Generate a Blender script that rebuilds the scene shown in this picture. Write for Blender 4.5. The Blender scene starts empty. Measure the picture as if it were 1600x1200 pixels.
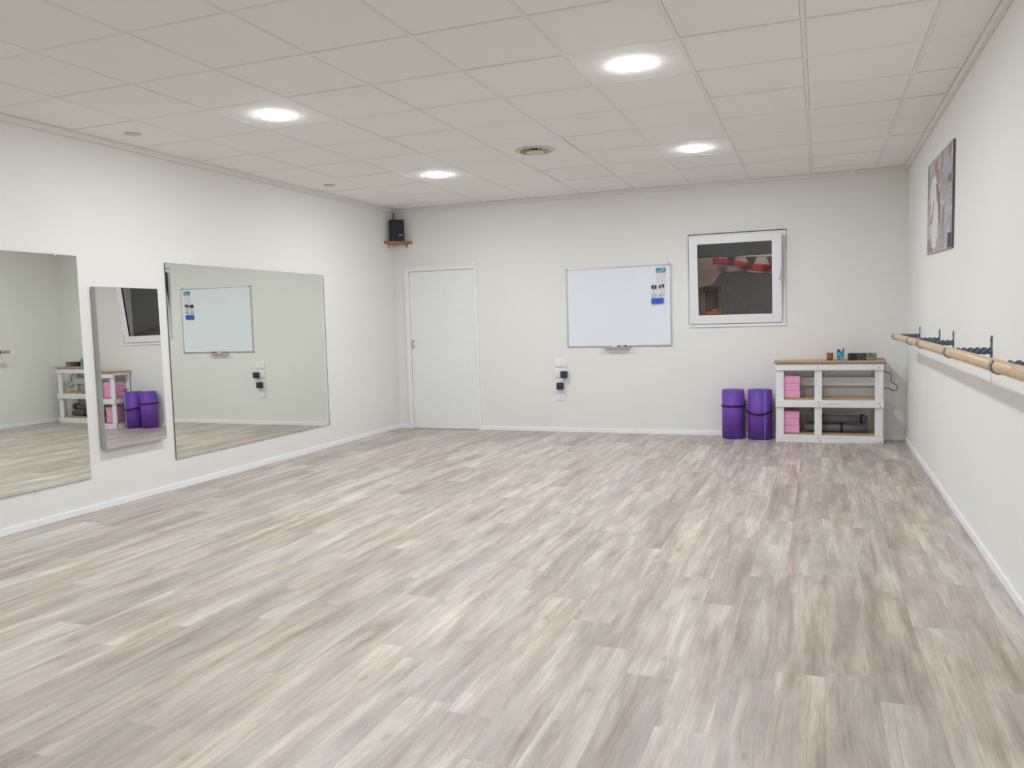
import bpy, bmesh, math, random
from mathutils import Vector, Matrix
random.seed(7)
C = bpy.context.scene.collection
PI = math.pi

# ------------------------------------------------------------------ camera
XL, XR, H = -4.994, 1.036, 2.85            # left wall, right wall, ceiling; back wall is y = 0
YF = -11.3                                  # wall behind the camera
def make_camera():
    yaw, pitch, roll = math.radians(21.0304), math.radians(-4.4055), math.radians(-1.5751)
    f = Vector((-math.sin(yaw)*math.cos(pitch), math.cos(yaw)*math.cos(pitch), math.sin(pitch)))
    r = Vector((math.cos(yaw), math.sin(yaw), 0)); u = r.cross(f)
    r2 = r*math.cos(roll) + u*math.sin(roll); u2 = -r*math.sin(roll) + u*math.cos(roll)
    cd = bpy.data.cameras.new('camera'); cam = bpy.data.objects.new('camera', cd); C.objects.link(cam)
    m = Matrix((r2, u2, -f)).transposed().to_4x4()
    m.translation = Vector((0.1775, -9.3054, 1.3542))
    cam.matrix_world = m
    cd.sensor_fit = 'HORIZONTAL'; cd.sensor_width = 36.0; cd.lens = 36.0*1249.61/1600.0
    cd.clip_start = 0.05; cd.clip_end = 100
    bpy.context.scene.camera = cam
make_camera()

# ------------------------------------------------------------------ world, exposure, lamp strength
LAMP = 128.0                                 # emission of the ceiling lamps' diffusers
sc = bpy.context.scene
sc.view_settings.view_transform = 'Standard'
sc.view_settings.look = 'None'
sc.view_settings.exposure = 0.87
sc.view_settings.gamma = 1.0
sc.view_settings.use_curve_mapping = False
w = bpy.data.worlds.new('night'); sc.world = w; w.use_nodes = True
w.node_tree.nodes['Background'].inputs[0].default_value = (0.30, 0.36, 0.50, 1)
w.node_tree.nodes['Background'].inputs[1].default_value = 0.04
ld = bpy.data.lights.new('yard_fill_light', 'AREA'); ld.energy = 34; ld.size = 0.5; ld.color = (1.0, 0.86, 0.72)  # unseen fill light, added to brighten what stands outside the window
lo = bpy.data.objects.new('yard_fill_light', ld); C.objects.link(lo)
lo.location = (0.6, 0.75, 3.4)
lo.rotation_euler = (math.radians(38), 0, math.radians(28))

# ------------------------------------------------------------------ node helpers
class N:
    def __init__(s, name):
        s.m = bpy.data.materials.new(name); s.m.use_nodes = True
        s.t = s.m.node_tree; s.b = s.t.nodes['Principled BSDF']
    def n(s, typ, **kw):
        x = s.t.nodes.new(typ)
        for k, v in kw.items(): setattr(x, k, v)
        return x
    def l(s, a, b): s.t.links.new(a, b)
    def math(s, op, a, b=None, c=None):
        x = s.n('ShaderNodeMath', operation=op)
        for i, v in enumerate((a, b, c)):
            if v is None: continue
            if isinstance(v, (int, float)): x.inputs[i].default_value = v
            else: s.l(v, x.inputs[i])
        return x.outputs[0]
    def comb(s, a, b, c=0.0):
        x = s.n('ShaderNodeCombineXYZ')
        for i, v in enumerate((a, b, c)):
            if isinstance(v, (int, float)): x.inputs[i].default_value = v
            else: s.l(v, x.inputs[i])
        return x.outputs[0]
    def pos(s):
        g = s.n('ShaderNodeNewGeometry'); x = s.n('ShaderNodeSeparateXYZ'); s.l(g.outputs['Position'], x.inputs[0])
        return x.outputs
    def obj(s):
        g = s.n('ShaderNodeTexCoord'); return g.outputs['Object']
    def noise(s, vec, scale, detail=2.0, rough=0.5, dist=0.0):
        x = s.n('ShaderNodeTexNoise'); s.l(vec, x.inputs['Vector'])
        x.inputs['Scale'].default_value = scale; x.inputs['Detail'].default_value = detail
        x.inputs['Roughness'].default_value = rough; x.inputs['Distortion'].default_value = dist
        return x.outputs['Fac']
    def ramp(s, fac, stops, interp='LINEAR'):
        x = s.n('ShaderNodeValToRGB'); s.l(fac, x.inputs[0]); cr = x.color_ramp; cr.interpolation = interp
        while len(cr.elements) < len(stops): cr.elements.new(0.5)
        for e, (p, c) in zip(cr.elements, stops):
            e.position = p; e.color = (c[0], c[1], c[2], 1) if not isinstance(c, (int, float)) else (c, c, c, 1)
        return x.outputs[0]
    def mix(s, fac, a, b, blend='MIX'):
        x = s.n('ShaderNodeMix', data_type='RGBA', blend_type=blend)
        for i, v in ((0, fac), (6, a), (7, b)):
            if isinstance(v, (int, float)): x.inputs[i].default_value = v
            elif isinstance(v, tuple): x.inputs[i].default_value = (*v[:3], 1)
            else: s.l(v, x.inputs[i])
        return x.outputs[2]
    def bump(s, height, strength=0.2, dist=0.01):
        x = s.n('ShaderNodeBump'); x.inputs['Strength'].default_value = strength; x.inputs['Distance'].default_value = dist
        s.l(height, x.inputs['Height']); s.l(x.outputs[0], s.b.inputs['Normal'])
    def set(s, **kw):
        for k, v in kw.items():
            k = k.replace('_', ' ')
            if k == 'Base': k = 'Base Color'
            i = s.b.inputs[k]
            if isinstance(v, tuple): i.default_value = (*v[:3], 1)
            elif isinstance(v, (int, float)): i.default_value = v
            else: s.l(v, i)
        return s

def plain(name, col, rough=0.5, metal=0.0, var=0.04, scale=9.0, spec=0.5, bump=0.0, stretch=None):
    """a painted, plastic or metal surface with a faint procedural unevenness"""
    k = N(name); v = k.obj()
    if stretch:
        mp = k.n('ShaderNodeMapping'); mp.inputs['Scale'].default_value = stretch; k.l(v, mp.inputs[0]); v = mp.outputs[0]
    f = k.noise(v, scale, 3)
    a = tuple(max(0, c*(1-var)) for c in col); b = tuple(min(1, c*(1+var)) for c in col)
    k.set(Base=k.ramp(f, [(0.3, a), (0.7, b)]), Roughness=rough, Metallic=metal)
    k.b.inputs['Specular IOR Level'].default_value = spec
    if bump: k.bump(f, bump, 0.004)
    return k.m

def mat_wall(name, col):
    k = N(name); p = k.pos(); v = k.comb(p[0], p[1], p[2])
    big = k.noise(v, 0.9, 3)
    a = tuple(c*0.985 for c in col); b = tuple(min(1, c*1.015) for c in col)
    k.set(Base=k.ramp(big, [(0.3, a), (0.7, b)]), Roughness=0.62)
    k.b.inputs['Specular IOR Level'].default_value = 0.25
    k.bump(k.noise(v, 140, 3, 0.6), 0.10, 0.002)
    return k.m

def mat_floor():
    k = N('oak_vinyl_planks'); p = k.pos(); x, y = p[0], p[1]
    PW, PL = 0.178, 1.22
    px = k.math('DIVIDE', k.math('SUBTRACT', x, 0.024), PW)
    row = k.math('FLOOR', px); fx = k.math('FRACT', px)
    wn = k.n('ShaderNodeTexWhiteNoise', noise_dimensions='1D'); k.l(row, wn.inputs['W'])
    py = k.math('ADD', k.math('DIVIDE', y, PL), k.math('MULTIPLY', wn.outputs['Value'], 7.0))
    col = k.math('FLOOR', py); fy = k.math('FRACT', py)
    w2 = k.n('ShaderNodeTexWhiteNoise', noise_dimensions='2D'); k.l(k.comb(row, col), w2.inputs['Vector'])
    sp = k.n('ShaderNodeSeparateColor'); k.l(w2.outputs['Color'], sp.inputs[0])
    r, g, b = sp.outputs
    # meandering of the grain along the plank
    wob = k.math('MULTIPLY', k.math('SUBTRACT', k.noise(k.comb(k.math('MULTIPLY', x, 3.0), k.math('ADD', y, k.math('MULTIPLY', r, 40))), 1.3, 2), 0.5), 0.055)
    xs = k.math('ADD', k.math('ADD', x, wob), k.math('MULTIPLY', r, 13.0))
    ys = k.math('ADD', y, k.math('MULTIPLY', g, 29.0))
    streak = k.noise(k.comb(k.math('MULTIPLY', xs, 11.0), k.math('MULTIPLY', ys, 1.05)), 1.0, 6.0, 0.62)
    streak2 = k.noise(k.comb(k.math('MULTIPLY', xs, 7.0), k.math('MULTIPLY', ys, 0.9), 4.2), 1.0, 2.0, 0.5)
    fine = k.noise(k.comb(k.math('MULTIPLY', xs, 130.0), k.math('MULTIPLY', ys, 3.5)), 1.0, 4.0, 0.65)
    mott = k.noise(k.comb(k.math('MULTIPLY', xs, 12.0), k.math('MULTIPLY', ys, 3.2), 9.0), 1.0, 4.0, 0.6)
    base = k.ramp(streak, [(0.34, FL[0]), (0.44, FL[1]), (0.53, FL[2]), (0.63, FL[3])])
    grey = k.ramp(streak2, [(0.35, (0.62, 0.598, 0.573)), (0.65, (0.47, 0.438, 0.412))])
    c = k.mix(k.math('MULTIPLY', k.ramp(streak2, [(0.45, 0.0), (0.62, 1.0)]), 0.55), base, grey)
    tone = k.ramp(g, [(0.0, (0.80, 0.775, 0.755)), (0.3, (0.92, 0.90, 0.885)), (0.65, (1.0, 0.99, 0.98)), (1.0, (1.06, 1.065, 1.05))])
    c = k.mix(1.0, c, tone, 'MULTIPLY')
    c = k.mix(1.0, c, k.ramp(b, [(0.0, (1.02, 0.985, 0.965)), (0.5, (1.0, 1.0, 1.0)), (1.0, (0.985, 1.0, 1.01))]), 'MULTIPLY')
    c = k.mix(1.0, c, k.ramp(fine, [(0.25, 0.80), (0.5, 1.0), (0.72, 1.10)]), 'MULTIPLY')
    c = k.mix(1.0, c, k.ramp(mott, [(0.28, 0.82), (0.5, 1.0), (0.75, 1.07)]), 'MULTIPLY')
    lane = k.noise(k.comb(k.math('MULTIPLY', xs, 42.0), k.math('MULTIPLY', ys, 1.6), 2.0), 1.0, 5.0, 0.65)
    c = k.mix(1.0, c, k.ramp(lane, [(0.30, 0.82), (0.42, 0.98), (0.58, 1.0), (0.70, 1.12)]), 'MULTIPLY')
    # knots: sparse small dark spots with a halo
    vo = k.n('ShaderNodeTexVoronoi', voronoi_dimensions='2D'); k.l(k.comb(k.math('MULTIPLY', k.math('ADD', x, wob), 3.6), k.math('MULTIPLY', y, 1.7)), vo.inputs['Vector']); vo.inputs['Scale'].default_value = 1.0
    vs = k.n('ShaderNodeSeparateColor'); k.l(vo.outputs['Color'], vs.inputs[0])
    keep = k.math('GREATER_THAN', vs.outputs[0], 0.40)
    halo = k.ramp(vo.outputs['Distance'], [(0.0, 1.0), (0.030, 0.9), (0.055, 0.36), (0.17, 0.0)])
    c = k.mix(k.math('MULTIPLY', k.math('MULTIPLY', halo, keep), 0.50), c, (0.27, 0.22, 0.19))
    # seams
    ex = k.math('MULTIPLY', k.math('MINIMUM', fx, k.math('SUBTRACT', 1.0, fx)), PW)
    ey = k.math('MULTIPLY', k.math('MINIMUM', fy, k.math('SUBTRACT', 1.0, fy)), PL)
    e = k.math('MINIMUM', ex, ey)
    seam = k.math('LESS_THAN', e, 0.0011)
    c = k.mix(k.math('MULTIPLY', seam, 0.35), c, (0.26, 0.22, 0.19))
    k.set(Base=c, Roughness=k.math('ADD', k.math('MULTIPLY', fine, 0.12), 0.33))
    k.b.inputs['Specular IOR Level'].default_value = 0.6
    k.bump(k.math('SUBTRACT', k.math('MULTIPLY', fine, 0.6), seam), 0.08, 0.002)
    return k.m
FL = [(0.37, 0.308, 0.265), (0.465, 0.405, 0.352), (0.555, 0.502, 0.443), (0.68, 0.63, 0.545)]

def mat_wood(name, dark, light, scale=1.0, rough=0.5, axis=0):
    k = N(name); v = k.obj(); mp = k.n('ShaderNodeMapping')
    s = [22*scale]*3; s[axis] = 1.6*scale; mp.inputs['Scale'].default_value = s; k.l(v, mp.inputs[0])
    f = k.noise(mp.outputs[0], 1.0, 4, 0.6, 0.6)
    k.set(Base=k.ramp(f, [(0.3, dark), (0.7, light)]), Roughness=rough); k.bump(f, 0.12, 0.003)
    return k.m

def mat_whitewash(axis):
    k = N('whitewashed_board_%s' % 'xyz'[axis]); v = k.obj(); mp = k.n('ShaderNodeMapping')
    s = [55]*3; s[axis] = 2.5; mp.inputs['Scale'].default_value = s; k.l(v, mp.inputs[0])
    f = k.noise(mp.outputs[0], 1.0, 4, 0.6, 0.3)
    k.set(Base=k.ramp(f, [(0.28, (0.62, 0.62, 0.62)), (0.42, (0.87, 0.87, 0.875)), (0.7, (0.92, 0.92, 0.925))]), Roughness=0.6); k.bump(f, 0.2, 0.003)
    return k.m

def mat_emit(name, col, strength):
    k = N(name); k.set(Base=(0.9, 0.9, 0.9)); k.b.inputs['Emission Color'].default_value = (*col, 1)
    k.b.inputs['Emission Strength'].default_value = strength
    return k.m
def mat_mirror(name, col):
    k = N(name); f = k.noise(k.obj(), 0.7, 2)
    a = tuple(c*0.995 for c in col)
    k.set(Base=k.ramp(f, [(0.3, a), (0.7, col)]), Metallic=1.0, Roughness=0.0); return k.m
def mat_glass(name, col=(1, 1, 1), rough=0.0, ior=1.45):
    k = N(name); k.set(Base=col, Roughness=rough, IOR=ior); k.b.inputs['Transmission Weight'].default_value = 1.0
    return k.m
def mat_patch(name, stops, scale, rough=0.4, stretch=(1, 1, 1), detail=4, interp='LINEAR', trans=0.0, dist=0.4):
    k = N(name); mp = k.n('ShaderNodeMapping'); mp.inputs['Scale'].default_value = stretch; k.l(k.obj(), mp.inputs[0])
    f = k.noise(mp.outputs[0], scale, detail, 0.6, dist)
    k.set(Base=k.ramp(f, stops, interp), Roughness=rough); k.b.inputs['Transmission Weight'].default_value = trans
    return k.m

M = {}
M['wall'] = mat_wall('cream_wall_paint', (0.87, 0.866, 0.832))
M['floor'] = mat_floor()
M['tile'] = mat_patch('ceiling_tile', [(0.3, (0.935, 0.915, 0.89)), (0.7, (0.95, 0.93, 0.905))], 3.0, 0.9)
M['tbar'] = plain('ceiling_grid_paint', (0.88, 0.865, 0.84), 0.55, var=0.02)
M['angle'] = plain('perimeter_trim_paint', (0.84, 0.82, 0.79), 0.5, var=0.02)
M['gapshade'] = plain('tile_gap_shade', (0.10, 0.09, 0.08), 0.9)
M['base'] = plain('white_baseboard_paint', (0.95, 0.97, 0.99), 0.4, var=0.02)
M['door'] = plain('white_door_lacquer', (0.89, 0.91, 0.90), 0.42, var=0.015)
M['doorframe'] = plain('white_frame_lacquer', (0.92, 0.92, 0.91), 0.4, var=0.015)
M['pvc'] = plain('white_window_plastic', (0.88, 0.89, 0.92), 0.35, var=0.015)
M['gasket'] = plain('black_rubber', (0.03, 0.03, 0.035), 0.6)
M['steel'] = plain('brushed_steel', (0.55, 0.56, 0.57), 0.32, 1.0, stretch=(1, 1, 12))
M['alu'] = plain('anodised_aluminium', (0.72, 0.73, 0.75), 0.28, 0.9, stretch=(1, 1, 6))
M['board'] = plain('glossy_whiteboard', (0.87, 0.925, 0.985), 0.12, var=0.008, scale=2)
M['greyplastic'] = plain('grey_plastic', (0.55, 0.56, 0.57), 0.45)
M['white'] = plain('white_plastic', (0.92, 0.92, 0.95), 0.35, var=0.01)
M['navy'] = plain('black_navy_plastic', (0.018, 0.024, 0.045), 0.32)
M['navyring'] = plain('dark_ring_plastic', (0.06, 0.075, 0.11), 0.3)
M['speaker'] = plain('black_speaker_case', (0.018, 0.020, 0.028), 0.5)
M['grille'] = plain('black_grille_cloth', (0.026, 0.029, 0.040), 0.8, scale=300, var=0.4)
M['mirror'] = mat_mirror('mirror_glass_green', (0.83, 0.865, 0.80))
M['mirror2'] = mat_mirror('mirror_film', (0.86, 0.87, 0.85))
M['mirroredge'] = plain('dark_glass_edge', (0.06, 0.08, 0.07), 0.2)
M['paneledge'] = plain('grey_panel_edge', (0.42, 0.42, 0.41), 0.4)
M['barre'] = mat_wood('pale_beech', (0.60, 0.42, 0.255), (0.72, 0.53, 0.345), 0.7, 0.38, 1)
M['joint'] = plain('brown_joint', (0.22, 0.11, 0.05), 0.6)
M['iron'] = plain('blue_grey_painted_iron', (0.115, 0.165, 0.215), 0.45)
M['pine'] = mat_wood('pine_board', (0.42, 0.26, 0.13), (0.66, 0.46, 0.27), 0.8, 0.55, 0)
M['redwood'] = mat_wood('reddish_shelf_wood', (0.30, 0.12, 0.05), (0.46, 0.21, 0.10), 1.0, 0.45, 0)
M['wwx'], M['wwy'], M['wwz'] = mat_whitewash(0), mat_whitewash(1), mat_whitewash(2)
M['screw'] = plain('dark_screw', (0.10, 0.09, 0.08), 0.4, 0.8)
M['pink'] = plain('pink_foam', (0.88, 0.40, 0.63), 0.75, var=0.03, scale=60)
M['purple'] = plain('purple_foam', (0.165, 0.062, 0.42), 0.50, var=0.05, scale=40, spec=0.4)
M['teal'] = plain('teal_foam', (0.02, 0.30, 0.30), 0.7, var=0.05)
M['seam'] = plain('pale_blue_edge', (0.28, 0.42, 0.75), 0.6)
M['strap'] = plain('black_elastic', (0.012, 0.010, 0.018), 0.7)
M['greymat'] = plain('grey_foam', (0.15, 0.152, 0.165), 0.7, var=0.06, scale=50)
M['greymat2'] = plain('grey_foam_end', (0.05, 0.05, 0.055), 0.8)
M['cable'] = plain('dark_cable', (0.05, 0.045, 0.045), 0.5)
M['amber'] = mat_patch('amber_glass', [(0.3, (0.20, 0.055, 0.02)), (0.7, (0.42, 0.14, 0.05))], 40, 0.15)
M['wax'] = plain('candle_wax', (0.30, 0.12, 0.05), 0.5)
M['bluepot'] = mat_patch('blue_mottled_glass', [(0.30, (0.02, 0.09, 0.16)), (0.48, (0.06, 0.30, 0.48)), (0.62, (0.20, 0.50, 0.66)), (0.72, (0.03, 0.14, 0.22))], 30, 0.2)
M['boxprint'] = None
M['bluepen'] = plain('blue_plastic', (0.03, 0.10, 0.45), 0.4)
M['violetpen'] = plain('violet_plastic', (0.12, 0.03, 0.40), 0.4)
M['greenpen'] = plain('dull_green_plastic', (0.05, 0.13, 0.11), 0.5)
M['redcap'] = plain('red_cap', (0.42, 0.035, 0.05), 0.4)
M['blackcap'] = plain('black_cap', (0.012, 0.012, 0.02), 0.4)
M['bluecap'] = plain('blue_cap', (0.03, 0.03, 0.22), 0.4)
M['greencap'] = plain('green_cap', (0.01, 0.10, 0.075), 0.4)
M['eraser'] = plain('blue_eraser_felt', (0.045, 0.135, 0.55), 0.7, var=0.08, scale=60)
M['eraserd'] = plain('dark_blue_print', (0.02, 0.06, 0.30), 0.6)
M['padblue'] = plain('blue_print', (0.06, 0.25, 0.42), 0.5)
M['padgreen'] = plain('green_print', (0.16, 0.42, 0.33), 0.5)
M['padwhite'] = plain('white_print', (0.60, 0.75, 0.82), 0.5)
M['paper'] = plain('note_paper', (0.78, 0.77, 0.82), 0.7, var=0.01)
M['lamp'] = mat_emit('lamp_diffuser', (0.955, 0.99, 1.045), LAMP)
M['vent'] = plain('cream_vent_paint', (0.66, 0.63, 0.53), 0.5)
M['ventdark'] = plain('vent_throat', (0.03, 0.027, 0.025), 0.8)
M['glass'] = mat_glass('window_glass')
M['canvas'] = mat_patch('lilac_grey_brushwork', [(0.25, (0.22, 0.19, 0.23)), (0.42, (0.40, 0.36, 0.40)), (0.55, (0.50, 0.46, 0.48)), (0.72, (0.62, 0.58, 0.60))], 2.6, 0.6, (1, 1.0, 2.2), 5, dist=1.2)
M['canvasside'] = plain('dark_canvas_side', (0.13, 0.115, 0.13), 0.7)
M['dress'] = mat_patch('painted_white_dress', [(0.3, (0.60, 0.58, 0.59)), (0.6, (0.78, 0.77, 0.78))], 7, 0.6, (1, 3, 1))
M['skin'] = mat_patch('painted_skin', [(0.3, (0.38, 0.19, 0.12)), (0.7, (0.56, 0.33, 0.23))], 12, 0.6)
M['pshade'] = plain('painted_grey_brown_stroke', (0.20, 0.155, 0.16), 0.6)
M['pshade2'] = plain('painted_mauve_stroke', (0.30, 0.25, 0.28), 0.6)
M['pdark'] = plain('painted_blue_black_block', (0.02, 0.035, 0.05), 0.5)
M['outwall'] = mat_patch('dark_render', [(0.3, (0.12, 0.145, 0.165)), (0.7, (0.17, 0.195, 0.215))], 1.6, 0.9)
M['outfloor'] = plain('dark_paving', (0.05, 0.05, 0.05), 0.9)
M['tent'] = mat_patch('beige_tent_fabric', [(0.3, (0.24, 0.195, 0.185)), (0.7, (0.36, 0.305, 0.29))], 4, 0.8)
M['tentred'] = plain('red_fabric_band', (0.38, 0.03, 0.05), 0.7)
M['pennant'] = plain('dark_pennant_cloth', (0.03, 0.032, 0.04), 0.8)
M['brown'] = mat_patch('brown_timber', [(0.3, (0.14, 0.10, 0.085)), (0.7, (0.24, 0.18, 0.15))], 5, 0.8, (4, 1, 1))
M['orange'] = plain('orange_cloth', (0.55, 0.16, 0.05), 0.8)
M['sensor'] = plain('sensor_plate', (0.62, 0.60, 0.57), 0.6)
def mat_boxprint():
    k = N('grey_and_black_print'); v = k.obj(); sp = k.n('ShaderNodeSeparateXYZ'); k.l(v, sp.inputs[0])
    tone = k.ramp(k.math('MULTIPLY_ADD', sp.outputs[0], 3.7, 0.5), [(0.30, (0.035, 0.028, 0.028)), (0.36, (0.095, 0.095, 0.095)), (0.62, (0.060, 0.060, 0.060)), (0.66, (0.26, 0.26, 0.26))])
    f = k.noise(v, 34, 4, 0.6, 1.0)
    c = k.mix(1.0, tone, k.ramp(f, [(0.40, 0.45), (0.52, 1.0), (0.70, 1.45)]), 'MULTIPLY')
    k.set(Base=c, Roughness=0.35); return k.m
M['boxprint'] = mat_boxprint()

# ------------------------------------------------------------------ mesh helpers
def new(): return bmesh.new()
def box(bm, x0, x1, y0, y1, z0, z1, mi=0, rot=None):
    vs = [bm.verts.new((x, y, z)) for x in (x0, x1) for y in (y0, y1) for z in (z0, z1)]
    fs = [(0, 1, 3, 2), (4, 6, 7, 5), (0, 4, 5, 1), (2, 3, 7, 6), (0, 2, 6, 4), (1, 5, 7, 3)]
    out = []
    for f in fs:
        fc = bm.faces.new([vs[i] for i in f]); fc.material_index = mi; out.append(fc)
    if rot is not None:
        c = Vector(((x0+x1)/2, (y0+y1)/2, (z0+z1)/2))
        for v in vs: v.co = c + rot @ (v.co - c)
    return vs
def ring_frame(p, d):
    d = d.normalized(); a = Vector((0, 0, 1)) if abs(d.z) < 0.9 else Vector((1, 0, 0))
    u = d.cross(a).normalized(); v = d.cross(u).normalized(); return u, v
def cyl(bm, p0, p1, r, seg=24, r1=None, cap=True, smooth=True, mi=0):
    p0, p1 = Vector(p0), Vector(p1); u, v = ring_frame(p0, p1-p0); r1 = r if r1 is None else r1
    A = [bm.verts.new(p0+(u*math.cos(2*PI*i/seg)+v*math.sin(2*PI*i/seg))*r) for i in range(seg)]
    B = [bm.verts.new(p1+(u*math.cos(2*PI*i/seg)+v*math.sin(2*PI*i/seg))*r1) for i in range(seg)]
    for i in range(seg):
        f = bm.faces.new((A[i], A[(i+1) % seg], B[(i+1) % seg], B[i])); f.smooth = smooth; f.material_index = mi
    if cap: 
        f = bm.faces.new(A); f.material_index = mi; f = bm.faces.new(B[::-1]); f.material_index = mi
def tube(bm, pts, r, seg=8):
    pts = [Vector(p) for p in pts]; rings = []
    for i, p in enumerate(pts):
        d = (pts[min(i+1, len(pts)-1)]-pts[max(i-1, 0)]); u, v = ring_frame(p, d)
        rings.append([bm.verts.new(p+(u*math.cos(2*PI*k/seg)+v*math.sin(2*PI*k/seg))*r) for k in range(seg)])
    for a, b in zip(rings, rings[1:]):
        for k in range(seg):
            f = bm.faces.new((a[k], a[(k+1) % seg], b[(k+1) % seg], b[k])); f.smooth = True
    bm.faces.new(rings[0]); bm.faces.new(rings[-1][::-1])
def smooth_pts(pts, n=6):
    pts = [Vector(p) for p in pts]; out = []
    P = [pts[0]]+pts+[pts[-1]]
    for i in range(1, len(P)-2):
        a, b, c, d = P[i-1], P[i], P[i+1], P[i+2]
        for k in range(n):
            t = k/n
            out.append(0.5*((2*b)+(c-a)*t+(2*a-5*b+4*c-d)*t*t+(-a+3*b-3*c+d)*t**3))
    out.append(pts[-1]); return out
def lathe(bm, prof, center=(0, 0, 0), seg=40, close=False):
    """prof: (r, z) pairs"""
    cx, cy, cz = center; rings = []
    for r, z in prof:
        if r < 1e-6: rings.append([bm.verts.new((cx, cy, cz+z))])
        else: rings.append([bm.verts.new((cx+r*math.cos(2*PI*i/seg), cy+r*math.sin(2*PI*i/seg), cz+z)) for i in range(seg)])
    pairs = list(zip(rings, rings[1:])) + ([(rings[-1], rings[0])] if close else [])
    for a, b in pairs:
        for i in range(seg):
            j = (i+1) % seg
            if len(a) == 1 and len(b) == 1: continue
            if len(a) == 1: f = bm.faces.new((a[0], b[j], b[i]))
            elif len(b) == 1: f = bm.faces.new((a[i], a[j], b[0]))
            else: f = bm.faces.new((a[i], a[j], b[j], b[i]))
            f.smooth = True
def prism(bm, poly, lo, hi, axis=1):
    """poly in the plane across `axis`, extruded from lo to hi"""
    def pt(a, b, t):
        return {0: (t, a, b), 1: (a, t, b), 2: (a, b, t)}[axis]
    A = [bm.verts.new(pt(a, b, lo)) for a, b in poly]; B = [bm.verts.new(pt(a, b, hi)) for a, b in poly]
    n = len(poly); bm.faces.new(A); bm.faces.new(B[::-1])
    for i in range(n): bm.faces.new((A[i], B[i], B[(i+1) % n], A[(i+1) % n]))
def obj(name, bm, mat, parent=None, loc=None, bevel=0.0, seg=2, tagd=None):
    bmesh.ops.recalc_face_normals(bm, faces=bm.faces[:])
    if bevel:
        es = [e for e in bm.edges if len(e.link_faces) == 2 and e.calc_face_angle(0) > 0.6]
        bmesh.ops.bevel(bm, geom=es, offset=bevel, segments=seg, profile=0.5, affect='EDGES', clamp_overlap=True)
        bmesh.ops.recalc_face_normals(bm, faces=bm.faces[:])
    me = bpy.data.meshes.new(name); bm.to_mesh(me); bm.free()
    for m in (mat if isinstance(mat, (list, tuple)) else [mat]): me.materials.append(m)
    o = bpy.data.objects.new(name, me); C.objects.link(o)
    if parent: o.parent = parent
    if loc: o.location = loc
    return o
def tag(o, label, cat, group=None):
    o['label'] = label; o['category'] = cat
    if group: o['group'] = group
    return o
def thing(name, label, cat, loc=(0, 0, 0), rotz=0.0, group=None):
    o = bpy.data.objects.new(name, None); C.objects.link(o); o.empty_display_size = 0.1
    o.location = loc; o.rotation_euler = (0, 0, rotz)
    return tag(o, label, cat, group)
def struct(name, bm, m, parent=None, bevel=0.0):
    o = obj(name, bm, m, parent, bevel=bevel)
    if not parent: o['kind'] = 'structure'
    return o
def dup(root, loc, rotz=None, label=None, group=None):
    r = root.copy(); C.objects.link(r); r.location = loc
    if rotz is not None: r.rotation_euler = (0, 0, rotz)
    if label: r['label'] = label
    if group: r['group'] = group
    for ch in list(root.children):
        c = ch.copy(); C.objects.link(c); c.parent = r
        for g in list(ch.children):
            d = g.copy(); C.objects.link(d); d.parent = c
    return r

# ------------------------------------------------------------------ the room shell
T = 0.2
WX0, WX1, WZ0, WZ1 = -1.212, -0.150, 1.238, 2.290       # window opening
bm = new(); box(bm, XL-T, XR+T, YF-T, T, -0.1, 0.0); struct('floor', bm, M['floor'])
bm = new(); box(bm, XL-T, XL, YF, 0, 0, H+0.15); struct('wall_left', bm, M['wall'])
bm = new(); box(bm, XR, XR+T, YF, 0, 0, H+0.15); struct('wall_right', bm, M['wall'])
bm = new(); box(bm, XL-T, XR+T, YF-T, YF, 0, H+0.15); struct('wall_front', bm, M['wall'])
bm = new()
box(bm, XL-T, WX0, 0, T, 0, H+0.15); box(bm, WX1, XR+T, 0, T, 0, H+0.15)
box(bm, WX0, WX1, 0, T, 0, WZ0); box(bm, WX0, WX1, 0, T, WZ1, H+0.15)
bmesh.ops.remove_doubles(bm, verts=bm.verts[:], dist=1e-5)
struct('wall_back', bm, M['wall'])

# suspended ceiling: tiles in a grid of bars, a perimeter angle on every wall
GX0, GX, GY0, GY = -1.170, 0.635, -5.4756, 0.6438
AW = 0.03                                                # the angle stands this far off the wall
xs = [XL+AW]+[GX0+GX*k for k in range(-5, 4)]+[XR-AW]
ys = [YF+AW]+[GY0+GY*j for j in range(-9, 9) if GY0+GY*j > YF+0.1]+[-AW]
bm = new()
for i in range(len(xs)-1):
    for j in range(len(ys)-1):
        hb = 0.012
        x0 = xs[i]+(hb+0.0015 if i else 0.002); x1 = xs[i+1]-(hb+0.0015 if i < len(xs)-2 else 0.002)
        y0 = ys[j]+hb+0.0012; y1 = ys[j+1]-(hb if j < len(ys)-2 else 0.003)-0.0012
        dz = random.choice((0.0, 0.0004, 0.0008, 0.0025)); r = random.random()
        rot = Matrix.Rotation(random.uniform(-0.0022, 0.0022), 3, 'X') @ Matrix.Rotation(random.uniform(-0.0018, 0.0018), 3, 'Y')
        if r < 0.13: y1 -= 0.004
        elif r < 0.22: x0 += 0.003
        box(bm, x0, x1, y0, y1, H+dz, H+dz+0.012, rot=rot)
cl = struct('ceiling', bm, M['tile'])
bm = new(); box(bm, XL, XR, YF, 0, H+0.035, H+0.045)
struct('gap_shade_sheet', bm, M['gapshade'])  # dark sheet behind the tile gaps, its colour stands in for edge shadows
bm = new()
for x in xs[1:-1]: box(bm, x-0.012, x+0.012, YF, 0, H-0.001, H+0.0045)
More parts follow.
